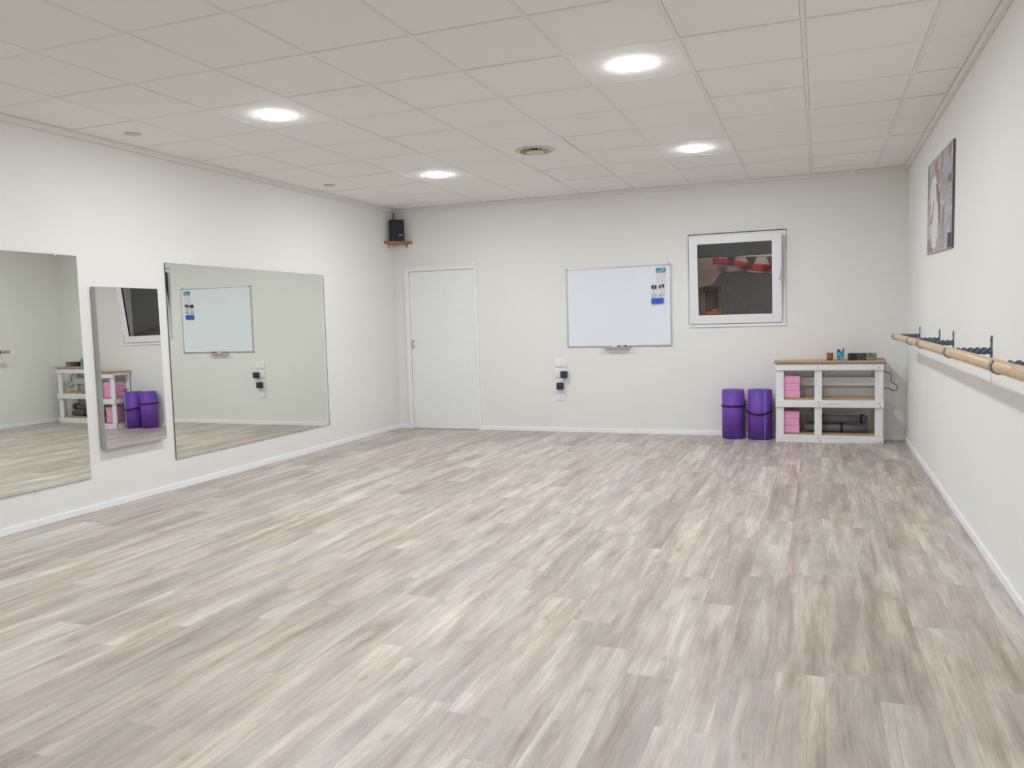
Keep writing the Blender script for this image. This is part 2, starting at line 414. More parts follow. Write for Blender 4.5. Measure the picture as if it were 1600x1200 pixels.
for y in ys[1:-1]:
    for i in range(len(xs)-1): box(bm, xs[i]+(0.012 if i else 0), xs[i+1]-(0.012 if i < len(xs)-2 else 0), y-0.012, y+0.012, H-0.0004, H+0.0045)
struct('trim_2', bm, M['tbar'])
def angle(name, x0, x1, y0, y1):
    bm = new(); box(bm, x0, x1, y0, y1, H-0.042, H+0.004); struct(name, bm, M['angle'], bevel=0.003)
angle('trim_3', XL, XL+AW, YF, 0); angle('trim_4', XR-AW, XR, YF, 0)
angle('trim_5', XL+AW, XR-AW, -AW, 0); angle('trim_6', XL+AW, XR-AW, YF, YF+AW)
# baseboards
def base(name, x0, x1, y0, y1):
    bm = new(); box(bm, x0, x1, y0, y1, 0, 0.05); struct(name, bm, M['base'], bevel=0.003)
base('baseboard_left', XL, XL+0.012, YF, 0); base('baseboard_right', XR-0.012, XR, YF, 0)
base('baseboard_back', -3.833, XR-0.012, -0.012, 0); base('baseboard_corner', XL+0.012, -4.855, -0.012, 0)
base('baseboard_front', XL+0.012, XR-0.012, YF, YF+0.012)

# ------------------------------------------------------------------ door
d = bpy.data.objects.new('door_1', None); C.objects.link(d); d.location = (-4.34, 0, 0); d['kind'] = 'structure'
ox = 4.34
bm = new()
box(bm, -4.853+ox, -4.790+ox, -0.024, 0, 0, 2.107); box(bm, -3.868+ox, -3.833+ox, -0.024, 0, 0, 2.107); box(bm, -4.790+ox, -3.868+ox, -0.024, 0, 2.043, 2.107)
obj('door_frame', bm, M['doorframe'], d, bevel=0.002)
bm = new(); box(bm, -4.853+ox, -3.833+ox, -0.032, -0.024, 2.088, 2.107); obj('head_trim', bm, M['doorframe'], d, bevel=0.002)
bm = new(); box(bm, -4.786+ox, -3.869+ox, -0.012, -0.001, 0.006, 2.036); leaf = obj('door_leaf', bm, M['door'], d, bevel=0.002)
bm = new()
cyl(bm, (-4.752+ox, -0.012, 1.150), (-4.752+ox, -0.034, 1.150), 0.011, 14); cyl(bm, (-4.752+ox, -0.012, 1.068), (-4.752+ox, -0.034, 1.068), 0.011, 14)
tube(bm, [(-4.752+ox, -0.030, 1.150), (-4.755+ox, -0.040, 1.135), (-4.755+ox, -0.040, 1.085), (-4.752+ox, -0.030, 1.068)], 0.0075, 10)
obj('pull_handle', bm, M['steel'], leaf)

# ------------------------------------------------------------------ window (tilted open into the room)
wn = bpy.data.objects.new('window_1', None); C.objects.link(wn); wn.location = (-0.69, 0, WZ0); wn['kind'] = 'structure'
wx = 0.69
def rect_ring(bm, x0, x1, z0, z1, wl, wr, wb, wt, y0, y1):
    box(bm, x0, x0+wl, y0, y1, z0, z1); box(bm, x1-wr, x1, y0, y1, z0, z1)
    box(bm, x0+wl, x1-wr, y0, y1, z0, z0+wb); box(bm, x0+wl, x1-wr, y0, y1, z1-wt, z1)
bm = new(); rect_ring(bm, WX0+0.004+wx, WX1-0.004+wx, 0.004, WZ1-WZ0-0.010, 0.05, 0.05, 0.05, 0.05, 0.006, 0.075)
fr = obj('window_frame', bm, M['pvc'], wn, bevel=0.003)
bm = new(); box(bm, WX0+wx, WX1+wx, -0.016, 0.010, 0.0, 0.030); obj('sill_strip', bm, M['pvc'], wn, bevel=0.003)
sash = bpy.data.objects.new('sash', None); C.objects.link(sash); sash.parent = wn; sash.location = (0, -0.006, 0.040)
sash.rotation_euler = (math.radians(6.5), 0, 0)
SZ = 0.978
bm = new(); rect_ring(bm, -1.184+wx, -0.198+wx, 0, SZ, 0.092, 0.100, 0.098, 0.088, -0.022, 0.034)
sf = obj('sash_frame', bm, M['pvc'], sash, bevel=0.004)
bm = new(); rect_ring(bm, -1.096+wx, -0.294+wx, 0.094, SZ-0.084, 0.006, 0.006, 0.006, 0.006, -0.018, 0.012); obj('gasket', bm, M['gasket'], sash)
bm = new(); box(bm, -1.093+wx, -0.297+wx, 0.004, 0.010, 0.097, SZ-0.087); obj('pane', bm, M['glass'], sash)
bm = new()
box(bm, -0.240+wx, -0.212+wx, -0.032, -0.022, 0.42, 0.50)
tube(bm, smooth_pts([(-0.226+wx, -0.030, 0.475), (-0.226+wx, -0.052, 0.478), (-0.225+wx, -0.060, 0.492), (-0.219+wx, -0.060, 0.545), (-0.218+wx, -0.058, 0.585)]), 0.009, 10)
obj('window_handle', bm, M['white'], sash)
bm = new(); cyl(bm, (-1.176+wx, -0.034, -0.004), (-1.176+wx, -0.034, 0.04), 0.010, 14); obj('hinge', bm, M['white'], sash)

# ------------------------------------------------------------------ outside the window, at night
bm = new(); box(bm, -9, 9, 4.4, 4.6, -0.1, 5.0); struct('wall_outside', bm, M['outwall'])
bm = new(); box(bm, -9, 9, T, 4.4, -0.12, -0.02); struct('floor_outside', bm, M['outfloor'])
tn = thing('market_tent', 'beige tent with a red band, seen outside through the window', 'tent', (-0.7, 1.5, -0.02))
def px(l): return [(a+0.7, b+0.02) for a, b in l]
bm = new(); prism(bm, px([(-2.2, 2.05), (-1.30, 2.125), (-0.30, 2.13), (0.10, 2.13), (0.10, 1.83), (-0.30, 1.87), (-0.6, 1.90), (-0.8, 1.925), (-0.98, 1.93), (-1.05, 1.88), (-1.13, 1.765), (-1.3, 1.735), (-2.2, 1.7)]), 0.0, 0.05)
cv = obj('canopy', bm, M['tent'], tn, bevel=0.01)
bm = new(); prism(bm, px([(-1.10, 2.125), (-0.90, 2.095), (-0.63, 2.03), (-0.30, 1.985), (0.10, 1.94), (0.10, 1.86), (-0.30, 1.90), (-0.632, 1.952), (-0.855, 2.03), (-1.10, 2.055)]), -0.008, 0.001)
obj('red_band', bm, M['tentred'], cv)
for xx in (-2.1, -1.28):
    bm = new(); box(bm, xx+0.7, xx+0.745, 0.05, 0.095, 0, 1.80); obj('tent_pole', bm, M['brown'], tn)
for k, (xc, w_, zt, zb) in enumerate(((-0.872, 0.055, 2.118, 1.985), (-0.627, 0.070, 2.104, 1.955), (-0.375, 0.070, 2.092, 1.94))):
    bm = new(); prism(bm, [(-w_, 0), (w_, 0), (0, zb-zt)], -0.004, 0.004)
    o = obj('pennant', bm, M['pennant'], None, loc=(xc, 1.44, zt))
    tag(o, ('leftmost', 'middle', 'rightmost')[k]+' dark triangular pennant hanging outside the window', 'pennant', 'pennants outside the window')
bm = new(); tube(bm, [(-1.9, 1.44, 2.16), (-0.87, 1.44, 2.119), (-0.38, 1.44, 2.094), (0.2, 1.44, 2.09)], 0.004, 6)
tag(obj('pennant_string', bm, M['pennant'], None), 'dark string carrying the triangular pennants outside the window', 'string')
cb = thing('wooden_cabinet', 'brown wooden cabinet standing outside, lower left through the window', 'cabinet', (-1.17, 1.66, -0.02))
bm = new(); rect_ring(bm, -0.14, 0.135, 0, 1.77, 0.03, 0.03, 0.06, 0.05, 0, 0.25); obj('cabinet_frame', bm, M['brown'], cb)
bm = new(); box(bm, -0.11, 0.105, 0.05, 0.24, 0.06, 1.72); obj('cabinet_door', bm, plain('dark_brown_panel', (0.09, 0.075, 0.075), 0.7), cb)
bm = new(); box(bm, -0.055, 0.10, -0.03, -0.001, 1.18, 1.445); box(bm, 0.02, 0.10, -0.028, -0.002, 1.445, 1.475)
tag(obj('orange_cloth', bm, M['orange'], None, loc=(-1.17, 1.66, -0.02), bevel=0.01), 'orange cloth hanging on the brown cabinet outside the window', 'cloth')

# ------------------------------------------------------------------ mirrors on the left wall
def mirror(label, y0, y1, z0, z1, clips):
    t = thing('wall_mirror', label, 'mirror', (XL, (y0+y1)/2, z0), group=None)
    yc = (y0+y1)/2
    bm = new(); box(bm, 0.0, 0.010, y0-yc, y1-yc, 0, z1-z0); obj('mirror_edge', bm, M['mirroredge'], t)
    bm = new(); box(bm, 0.0102, 0.0112, y0-yc+0.001, y1-yc-0.001, 0.001, z1-z0-0.001); obj('mirror_glass', bm, M['mirror'], t)
    for cy, top in clips:
        bm = new(); zc = (z1-z0) if top else 0
        box(bm, 0.0, 0.017, cy-yc-0.011, cy-yc+0.011, zc-0.008, zc+0.008); obj('clip', bm, M['alu'], t, bevel=0.002)
    return t
mirror('large frameless wall mirror nearest the camera, cut off by the left picture edge', -6.85, -4.845, 0.262, 1.935, [(-5.03, True), (-6.4, True), (-5.3, False), (-6.4, False)])
mirror('large frameless wall mirror nearest the door, reflecting the whiteboard', -3.978, -1.648, 0.259, 1.936, [(-3.75, True), (-1.85, True), (-3.4, False), (-2.2, False)])
t = thing('panel_mirror', 'narrow thick-edged mirror panel hanging between the two large wall mirrors', 'mirror', (XL, -4.427, 0.461))
bm = new(); box(bm, 0.0, 0.049, -0.309, 0.311, 0.0, 1.2515); o1 = obj('panel_body', bm, M['paneledge'], t, bevel=0.003)
bm = new(); box(bm, 0.0492, 0.0502, -0.306, 0.308, 0.003, 1.2485); o2 = obj('mirror_face', bm, M['mirror2'], t)
t.rotation_euler = (0, math.radians(-0.45), 0); t.location.x = XL+0.010

# ------------------------------------------------------------------ whiteboard and what is on it
BX0, BX1, BZ0, BZ1 = -2.657, -1.403, 1.038, 1.973
t = thing('whiteboard', 'large white magnetic board in a thin silver frame on the back wall', 'whiteboard', ((BX0+BX1)/2, 0, BZ0))
hw, hh = (BX1-BX0)/2, BZ1-BZ0
bm = new(); box(bm, -hw+0.01, hw-0.01, -0.014, -0.002, 0.01, hh-0.01); obj('writing_surface', bm, M['board'], t)
bm = new(); fw = 0.014
for (x0, x1, z0, z1) in ((-hw, -hw+fw, 0, hh), (hw-fw, hw, 0, hh), (-hw+fw, hw-fw, 0, fw), (-hw+fw, hw-fw, hh-fw, hh)): box(bm, x0, x1, -0.022, 0, z0, z1)
obj('frame', bm, M['alu'], t, bevel=0.005, seg=3)
for sx in (-1, 1):
    for z in (0.010, hh-0.010):
        bm = new(); box(bm, sx*(hw-0.010)-0.012, sx*(hw-0.010)+0.012, -0.0245, 0, z-0.012, z+0.012); obj('corner_cap', bm, M['greyplastic'], t, bevel=0.003)
bm = new(); cyl(bm, (hw-0.03, -0.014, hh+0.012), (hw-0.03, -0.002, hh+0.012), 0.008, 12); box(bm, hw-0.036, hw-0.024, -0.010, 0, hh-0.004, hh+0.012); obj('hanging_bracket', bm, M['greyplastic'], t)
bm = new(); tx0, tx1 = -2.21-(BX0+BX1)/2, -1.888-(BX0+BX1)/2
box(bm, tx0, tx1, -0.075, -0.003, -0.020, -0.014); box(bm, tx0, tx1, -0.078, -0.072, -0.020, -0.004); box(bm, tx0, tx1, -0.006, -0.002, -0.020, 0.0)
obj('pen_tray', bm, M['alu'], t, bevel=0.001)
bx = (BX0+BX1)/2
def marker(name, label, cap, loc, lying=False, group=None):
    t = thing(name, label, 'marker', loc, group=group)
    bm = new(); cyl(bm, (0, 0, -0.062), (0, 0, 0.02), 0.0075, 14); obj('barrel', bm, M['white'], t)
    bm = new(); cyl(bm, (0, 0, 0.016), (0, 0, 0.058), 0.0095, 14, 0.0125); obj('cap', bm, cap, t)
    bm = new(); cyl(bm, (0, 0, -0.069), (0, 0, -0.061), 0.0085, 14); obj('end_plug', bm, M['greyplastic'] if cap is not M['redcap'] else M['redcap'], t)
    if lying: t.rotation_euler = (0, PI/2, 0)
    return t
mk = 'markers stuck on the whiteboard'
for x, z, c, nm in ((-1.617, 1.678, M['blackcap'], 'black'), (-1.583, 1.678, M['bluecap'], 'dark blue'), (-1.531, 1.682, M['redcap'], 'red'), (-1.494, 1.688, M['greencap'], 'dark green')):
    marker('whiteboard_marker', 'white marker with %s cap standing upright on the whiteboard' % nm, c, (x, -0.027, z), group=mk)
o = marker('whiteboard_marker', 'left one of two red capped markers lying in the whiteboard tray', M['redcap'], (-2.055, -0.045, 1.038), True, 'markers in the tray')
o = marker('whiteboard_marker', 'right one of two red capped markers lying in the whiteboard tray', M['redcap'], (-1.99, -0.024, 1.038), True, 'markers in the tray')
bm = new(); cyl(bm, (0, 0, 0), (0, 0, 0.022), 0.011, 16); tag(obj('round_magnet', bm, M['greyplastic'], None, loc=(-1.905, -0.045, 1.0245), bevel=0.002), 'small grey round magnet at the right end of the whiteboard tray', 'magnet')
t = thing('board_eraser', 'blue rectangular eraser stuck below the four markers on the whiteboard', 'eraser', (-1.561, -0.0145, 1.557))
t.rotation_euler = (0, math.radians(-1.5), 0)
bm = new(); box(bm, -0.071, 0.071, -0.026, 0, -0.033, 0.033); obj('eraser_body', bm, M['eraser'], t, bevel=0.008)
bm = new(); box(bm, -0.028, 0.024, -0.0268, -0.0255, -0.006, 0.005); obj('printed_mark', bm, M['eraserd'], t)
t = thing('magnetic_notepad', 'small white notepad with a blue and green header on the whiteboard', 'notepad', (-1.521, -0.0145, 1.852))
bm = new(); box(bm, -0.054, 0.054, -0.006, 0, -0.080, 0.025); obj('paper_block', bm, M['paper'], t, bevel=0.001)
bm = new(); box(bm, -0.055, 0.055, -0.008, 0, 0.045, 0.081); h_ = obj('header_card', bm, M['padblue'], t)
bm = new(); box(bm, -0.055, 0.055, -0.008, 0, 0.025, 0.0448); obj('green_band', bm, M['padgreen'], t)
bm = new(); box(bm, 0.004, 0.036, -0.0088, -0.0078, 0.062, 0.069); box(bm, -0.044, -0.006, -0.0088, -0.0078, 0.049, 0.053); box(bm, 0.004, 0.036, -0.0088, -0.0078, 0.049, 0.056)
box(bm, -0.024, 0.02, -0.0088, -0.0078, 0.032, 0.037); obj('header_lettering', bm, M['padwhite'], h_)

# ------------------------------------------------------------------ switches, sockets and black plug-in cubes
def plate(name, label, cat, x0, x1, z0, z1, build):
    t = thing(name, label, cat, ((x0+x1)/2, 0, z0)); w2, h = (x1-x0)/2, z1-z0
    bm = new(); box(bm, -w2, w2, -0.010, 0, 0, h); obj('cover_plate', bm, M['white'], t, bevel=0.003)
    build(t, w2, h); return t
def rockers(t, w2, h):
    for s in (-1, 1):
        bm = new(); box(bm, s*w2*0.44-w2*0.40, s*w2*0.44+w2*0.40, -0.0155, -0.010, h*0.16, h*0.84); obj('rocker', bm, M['white'], t, bevel=0.002)
def one_rocker(t, w2, h):
    bm = new(); box(bm, -w2*0.84, -w2*0.04, -0.0155, -0.010, h*0.16, h*0.84); obj('rocker', bm, M['white'], t, bevel=0.002)
    bm = new(); cyl(bm, (w2*0.45, -0.0098, h*0.5), (w2*0.45, -0.0135, h*0.5), h*0.36, 28); obj('socket_face', bm, M['white'], t)
def sock(t, w2, h):
    bm = new(); cyl(bm, (0.004, -0.0098, h*0.72), (0.004, -0.0135, h*0.72), w2*0.72, 28); obj('socket_face', bm, M['white'], t)
def data(t, w2, h):
    bm = new(); box(bm, -w2*0.76, w2*0.76, -0.0135, -0.010, h*0.14, h*0.86); f = obj('insert', bm, M['white'], t, bevel=0.001)
    bm = new(); box(bm, -0.007, 0.009, -0.0146, -0.013, h*0.50, h*0.60); box(bm, -0.013, 0.015, -0.0146, -0.013, h*0.46, h*0.505); box(bm, -0.015, 0.017, -0.0146, -0.013, h*0.24, h*0.255); obj('port', bm, M['greyplastic'], f)
plate('light_switch', 'white double rocker switch, topmost plate below the whiteboard', 'light switch', -2.831, -2.666, 0.791, 0.893, rockers)
plate('wall_socket', 'white double plate behind the upper black cube', 'socket', -2.831, -2.666, 0.664, 0.774, one_rocker)
plate('wall_socket', 'white tall plate behind the lower black cube', 'socket', -2.818, -2.711, 0.482, 0.640, sock)
plate('data_outlet', 'small white outlet plate with grey port, lowest in the row of plates', 'socket', -2.809, -2.711, 0.384, 0.477, data)
def cube(label, x, z):
    t = thing('plug_in_cube', label, 'power adapter', (x, -0.0135, z), group='black plug-in cubes')
    bm = new(); box(bm, -0.042, 0.042, -0.060, -0.005, -0.042, 0.042); obj('housing', bm, M['navy'], t, bevel=0.010, seg=3)
    bm = new(); cyl(bm, (0, -0.006, 0), (0, 0.0, 0), 0.020, 24); obj('plug_base', bm, M['navy'], t)
    bm = new(); lathe(bm, [(0.018, 0), (0.026, 0), (0.026, 0.003), (0.018, 0.003)], seg=28, close=True)
    o = obj('ring', bm, M['navyring'], t, loc=(0, -0.060, 0)); o.rotation_euler = (PI/2, 0, 0)
cube('upper black plug-in cube on the white double socket plate', -2.703, 0.706)
cube('lower black plug-in cube on the white tall socket plate', -2.755, 0.566)

# ------------------------------------------------------------------ speaker on its corner shelf
zs = 2.43
bm = new(); prism(bm, [(0.001, -0.001), (0.001, -0.262), (0.030, -0.262), (0.270, -0.030), (0.270, -0.001)], -0.028, 0.0, 2)
t = thing('corner_shelf', 'small reddish wooden corner shelf under the ceiling, carrying the speaker', 'shelf', (XL, 0, zs))
obj('shelf_board', bm, M['redwood'], t, bevel=0.002)
bm = new(); box(bm, 0.0, 0.006, -0.155, -0.139, -0.078, -0.028); box(bm, 0.0, 0.09, -0.155, -0.139, -0.034, -0.0285); obj('bracket', bm, M['redwood'], t)
bm = new(); box(bm, 0.179, 0.195, -0.006, 0.0, -0.078, -0.028); box(bm, 0.179, 0.195, -0.09, 0.0, -0.034, -0.0285); obj('bracket', bm, M['redwood'], t)
t = thing('speaker', 'small black box speaker on the corner shelf above the door', 'speaker', (XL+0.107, -0.107, zs), math.radians(45-4))
bm = new(); box(bm, -0.086, 0.086, -0.050, 0.050, 0.001, 0.275); obj('speaker_case', bm, M['speaker'], t, bevel=0.006)
bm = new(); box(bm, -0.078, 0.078, -0.056, -0.0505, 0.012, 0.266); g_ = obj('grille', bm, M['grille'], t, bevel=0.003)
bm = new(); box(bm, 0.012, 0.062, -0.0585, -0.0562, 0.076, 0.083); obj('badge', bm, M['steel'], t)
bm = new(); tube(bm, smooth_pts([(XL+0.055, -0.060, zs+0.279), (XL+0.045, -0.050, zs+0.30), (XL+0.018, -0.022, zs+0.31), (XL+0.016, -0.018, zs+0.35), (XL+0.016, -0.016, H-0.045)]), 0.005, 8)
tag(obj('speaker_cable', bm, M['cable'], None), 'short dark cable rising from the corner speaker to the ceiling', 'cable')

# ------------------------------------------------------------------ ceiling lamps, vent, sensors
def lamp(label, x, y):
    t = thing('ceiling_lamp', label, 'ceiling lamp', (x, y, H), group='round ceiling lamps')
    bm = new(); lathe(bm, [(0.1085, -0.001), (0.1125, -0.001), (0.1125, -0.003), (0.1105, -0.006), (0.1085, -0.006)], seg=48, close=True); obj('trim_ring', bm, M['white'], t)
    bm = new(); lathe(bm, [(0.1080, -0.0012), (0.1080, -0.0072), (0.098, -0.0105), (0.08, -0.0118), (0.05, -0.0125), (0.0, -0.013)], seg=48); obj('diffuser', bm, M['lamp'], t)
    return t
lx = (-3.393, -0.853); ly = [GY0+GY*j for j in (5.5, 1.5, -2.5)]
L0 = lamp('round ceiling lamp far left, nearest the corner speaker', lx[0], ly[0])
labs = {(1, 0): 'round ceiling lamp far right, above the window', (0, 1): 'round ceiling lamp near left, above the mirrors', (1, 1): 'round ceiling lamp near right, the largest looking one',
        (0, 2): 'left round ceiling lamp beside the camera, out of view', (1, 2): 'right round ceiling lamp beside the camera, out of view'}
for (a, b), lb in labs.items(): dup(L0, (lx[a], ly[b], H), label=lb)
t = thing('ceiling_vent', 'round cream swirl air vent in the ceiling above the whiteboard', 'air vent', (-2.140, -2.560, H))
bm = new(); lathe(bm, [(0.128, -0.001), (0.172, -0.001), (0.172, -0.005), (0.155, -0.014), (0.135, -0.012), (0.128, -0.004)], seg=48, close=True); obj('outer_ring', bm, M['vent'], t)
bm = new(); lathe(bm, [(0.0, -0.0015), (0.130, -0.0015), (0.130, -0.0008), (0.0, -0.0008)], seg=40); obj('throat', bm, M['ventdark'], t)
bm = new(); lathe(bm, [(0.0, -0.030), (0.050, -0.029), (0.078, -0.022), (0.082, -0.018), (0.078, -0.016), (0.0, -0.016)], seg=40); obj('centre_cone', bm, M['vent'], t)
for k in range(18):
    a = 2*PI*k/18; bm = new()
    box(bm, 0.074, 0.134, -0.0015, 0.0015, -0.021, -0.003)
    for v in bm.verts: v.co = Matrix.Rotation(a, 3, 'Z') @ (Matrix.Rotation(0.5, 3, 'X') @ v.co + Vector((0, 0.004, 0)))
    obj('blade', bm, M['vent'], t)
for x, y, lb in ((-4.655, -4.56, 'faint round grey disc in the ceiling above the nearest mirror'), (-4.655, -1.96, 'faint round grey disc in the ceiling near the corner speaker')):
    bm = new(); lathe(bm, [(0, -0.0045), (0.048, -0.0045), (0.050, -0.0035), (0.053, -0.0035), (0.060, -0.0040), (0.062, -0.001), (0, -0.001)], seg=36)
    tag(obj('ceiling_disc', bm, M['sensor'], None, loc=(x, y, H)), lb, 'ceiling sensor', 'round ceiling discs')

# ------------------------------------------------------------------ picture on the right wall
t = thing('canvas_picture', 'unframed canvas painting of a dancer in white on the right wall', 'picture', (XR, -2.430, 1.800))
PWD, PH = 0.662, 0.725                        # half width along y, height
bm = new(); box(bm, -0.016, -0.001, -PWD, PWD, 0, PH); obj('canvas', bm, M['canvas'], t, bevel=0.002)
def art(nm, pts, mat, lift):
    """pts: (u from the far edge to the near edge, v from the bottom up), 0..1"""
    bm = new(); prism(bm, [(PWD-2*PWD*u, PH*v) for u, v in pts], -0.016-lift, -0.0158, 0); return obj(nm, bm, mat, t)
art('painted_dress', [(0.20, 0.79), (0.28, 0.81), (0.38, 0.80), (0.42, 0.72), (0.40, 0.62), (0.41, 0.55), (0.46, 0.50), (0.50, 0.38), (0.49, 0.30), (0.46, 0.27), (0.47, 0.18), (0.43, 0.12), (0.42, 0.05), (0.36, 0.06), (0.31, 0.03), (0.25, 0.09), (0.22, 0.18), (0.17, 0.24), (0.19, 0.36), (0.15, 0.44), (0.17, 0.52), (0.12, 0.60), (0.15, 0.72)], M['dress'], 0.0006)
art('painted_head', [(0.31, 0.945), (0.36, 0.965), (0.42, 0.955), (0.44, 0.91), (0.42, 0.865), (0.36, 0.855), (0.32, 0.885)], M['skin'], 0.0012)
art('painted_shoulder', [(0.34, 0.87), (0.42, 0.87), (0.53, 0.83), (0.56, 0.74), (0.50, 0.70), (0.42, 0.74), (0.38, 0.80)], M['skin'], 0.0010)
art('painted_shadow', [(0.38, 0.72), (0.44, 0.70), (0.52, 0.60), (0.57, 0.45), (0.54, 0.32), (0.51, 0.34), (0.50, 0.46), (0.45, 0.58)], M['pshade'], 0.0011)
art('painted_fold', [(0.28, 0.55), (0.31, 0.56), (0.27, 0.42), (0.20, 0.30), (0.17, 0.32), (0.24, 0.44)], M['pshade'], 0.0012)
art('painted_streak', [(0.02, 0.97), (0.07, 0.98), (0.09, 0.80), (0.08, 0.62), (0.03, 0.60)], M['pshade2'], 0.0007)
art('painted_streak', [(0.60, 0.99), (0.67, 0.99), (0.64, 0.82), (0.61, 0.70), (0.58, 0.80)], M['pshade2'], 0.0007)
art('painted_streak', [(0.84, 0.99), (0.97, 0.99), (0.95, 0.90), (0.90, 0.84), (0.85, 0.90)], M['pshade2'], 0.0007)
art('painted_streak', [(0.66, 0.42), (0.71, 0.45), (0.73, 0.30), (0.69, 0.18), (0.65, 0.26)], M['pshade2'], 0.0007)
art('painted_streak', [(0.04, 0.20), (0.10, 0.16), (0.22, 0.06), (0.30, 0.02), (0.10, 0.01), (0.03, 0.05)], M['pshade2'], 0.0004)
art('painted_block', [(0.86, 0.15), (0.995, 0.15), (0.995, 0.01), (0.86, 0.01)], M['pdark'], 0.0010)
art('painted_stamp', [(0.85, 0.70), (0.97, 0.70), (0.97, 0.63), (0.85, 0.63)], M['pshade'], 0.0008)
for i in range(7):
    v = 0.58-0.055*i; art('painted_writing', [(0.89, v), (0.94, v), (0.94, v-0.008), (0.89, v-0.008)], M['pshade2'], 0.0007)
bm = new(); box(bm, -0.0150, -0.001, -PWD-0.0012, -PWD+0.001, 0.001, PH-0.001); obj('canvas_side', bm, M['canvasside'], t)
t.rotation_euler = (math.radians(1.8), 0, 0)

# ------------------------------------------------------------------ ballet barre along the right wall
BZ, BXX, BR = 1.130, XR-0.200, 0.0262
def barre(label, y0, y1):
    t = thing('ballet_barre', label, 'barre', (BXX, y0, BZ), group='wooden barre lengths')
    n = 24; bm = new(); L = y1-y0
    prof = [(BR*0.80, 0), (BR, 0.006 if L < 0 else -0.006)]
    s = 1 if L > 0 else -1
    rings = [(0.80*BR, 0), (BR, 0.006*s), (BR, L-0.006*s), (0.80*BR, L)]
    R_ = [[bm.verts.new((r*math.cos(2*PI*k/n), y, r*math.sin(2*PI*k/n))) for k in range(n)] for r, y in rings]
    for a, b in zip(R_, R_[1:]):
        for k in range(n):
            f = bm.faces.new((a[k], a[(k+1) % n], b[(k+1) % n], b[k])); f.smooth = True
    bm.faces.new(R_[0]); bm.faces.new(R_[-1][::-1])
    obj('wooden_bar', bm, M['barre'], t)
    bm = new(); cyl(bm, (0, L-0.0005*s, 0), (0, L+0.0035*s, 0), BR*0.86, 20); obj('end_joint', bm, M['joint'], t)
barre('farthest short length of wooden barre, ending near the back wall', -1.06, -2.86)
barre('middle length of wooden barre along the right wall', -2.864, -6.02)
barre('nearest length of wooden barre, cut off by the right picture edge', -6.024, -8.95)
def bracket(label, y):
    t = thing('barre_bracket', label, 'bracket', (XR, y, BZ), group='iron barre brackets')
    bm = new(); box(bm, -0.007, 0, -0.012, 0.012, -0.075, 0.085); pl = obj('wall_plate', bm, M['iron'], t, bevel=0.002)
    for zz in (0.062, -0.052):
        bm = new(); cyl(bm, (-0.010, 0, zz), (-0.006, 0, zz), 0.006, 12); obj('screw', bm, M['iron'], pl)
    bm = new(); n = 40; rings = []
    for i in range(n+1):
        s = i/n; x = -0.006-s*(0.200-BR-0.012); a = s*PI*2.6; q = 0.020
        rings.append([bm.verts.new((x, q*math.cos(a+k*PI/2), q*math.sin(a+k*PI/2)+0.004)) for k in range(4)])
    for a, b in zip(rings, rings[1:]):
        for k in range(4): bm.faces.new((a[k], a[(k+1) % 4], b[(k+1) % 4], b[k]))
    bm.faces.new(rings[0]); bm.faces.new(rings[-1][::-1]); obj('twisted_arm', bm, M['iron'], t)
    bm = new(); n = 22; R0, R1 = BR+0.0012, BR+0.0062; ring = []
    for i in range(n+1):
        a = math.radians(150-i*(300/n)) - PI/2 + math.radians(-25)
        a = math.radians(20) - math.radians(250)*i/n
        ring.append([bm.verts.new((-0.200+r*math.cos(a), yy, r*math.sin(a))) for r, yy in ((R0, -0.022), (R1, -0.022), (R1, 0.022), (R0, 0.022))])
    for a, b in zip(ring, ring[1:]):
        for k in range(4):
            f = bm.faces.new((a[k], a[(k+1) % 4], b[(k+1) % 4], b[k])); f.smooth = k in (1, 3)
    bm.faces.new(ring[0]); bm.faces.new(ring[-1][::-1]); obj('cradle', bm, M['cradle'], t)
    return t
M['cradle'] = plain('grey_steel_cradle', (0.30, 0.32, 0.34), 0.4, 0.5)
b0 = bracket('iron barre bracket farthest away, at the bar end near the back wall', -1.225)
for y, lb in ((-2.490, 'second iron barre bracket from the back wall'), (-3.157, 'third iron barre bracket from the back wall, just past the bar joint'),
              (-4.440, 'fourth iron barre bracket from the back wall, below the open stretch of wall'), (-5.70, 'nearest iron barre bracket, its wall plate cut off by the right picture edge')):
    dup(b0, (XR, y, BZ), label=lb)

# ------------------------------------------------------------------ pallet shelf unit
SX0, SX1, SY0, SY1 = -0.250, 0.803, -0.352, -0.030
t = thing('pallet_shelf', 'low white pallet-wood shelf unit with natural top in the back right corner', 'shelf', (0, 0, 0))
def part(nm, mat, *boxes, parent=None, bev=0.003, jit=0.0):
    bm = new()
    for b in boxes: box(bm, *b)
    return obj(nm, bm, mat, parent or t, bevel=bev)
part('top_board', M['pine'], (-0.268, 0.822, -0.372, -0.018, 0.842, 0.862))
for z0, z1, nm in ((0.764, 0.832, 'top_rail'), (0.374, 0.452, 'middle_rail'), (0.0, 0.080, 'bottom_rail')):
    part(nm, M['wwx'], (SX0, SX1, SY0, SY0+0.020, z0, z1))
part('upper_batten', M['wwx'], (SX0+0.004, SX1-0.004, SY0+0.021, SY1, 0.800, 0.8415))
for x0, x1 in ((-0.247, -0.168), (0.138, 0.212), (0.722, 0.799)):
    part('front_post', M['wwz'], (x0, x1, SY0+0.0205, SY0+0.040, 0.081, 0.799))
for x0, x1 in ((-0.240, -0.175), (0.14, 0.205), (0.73, 0.790)):
    part('back_post', M['wwz'], (x0, x1, SY1-0.020, SY1-0.001, 0.0, 0.799))
part('back_rail', M['wwx'], (SX0+0.01, SX1-0.01, SY1-0.040, SY1-0.0205, 0.580, 0.672))
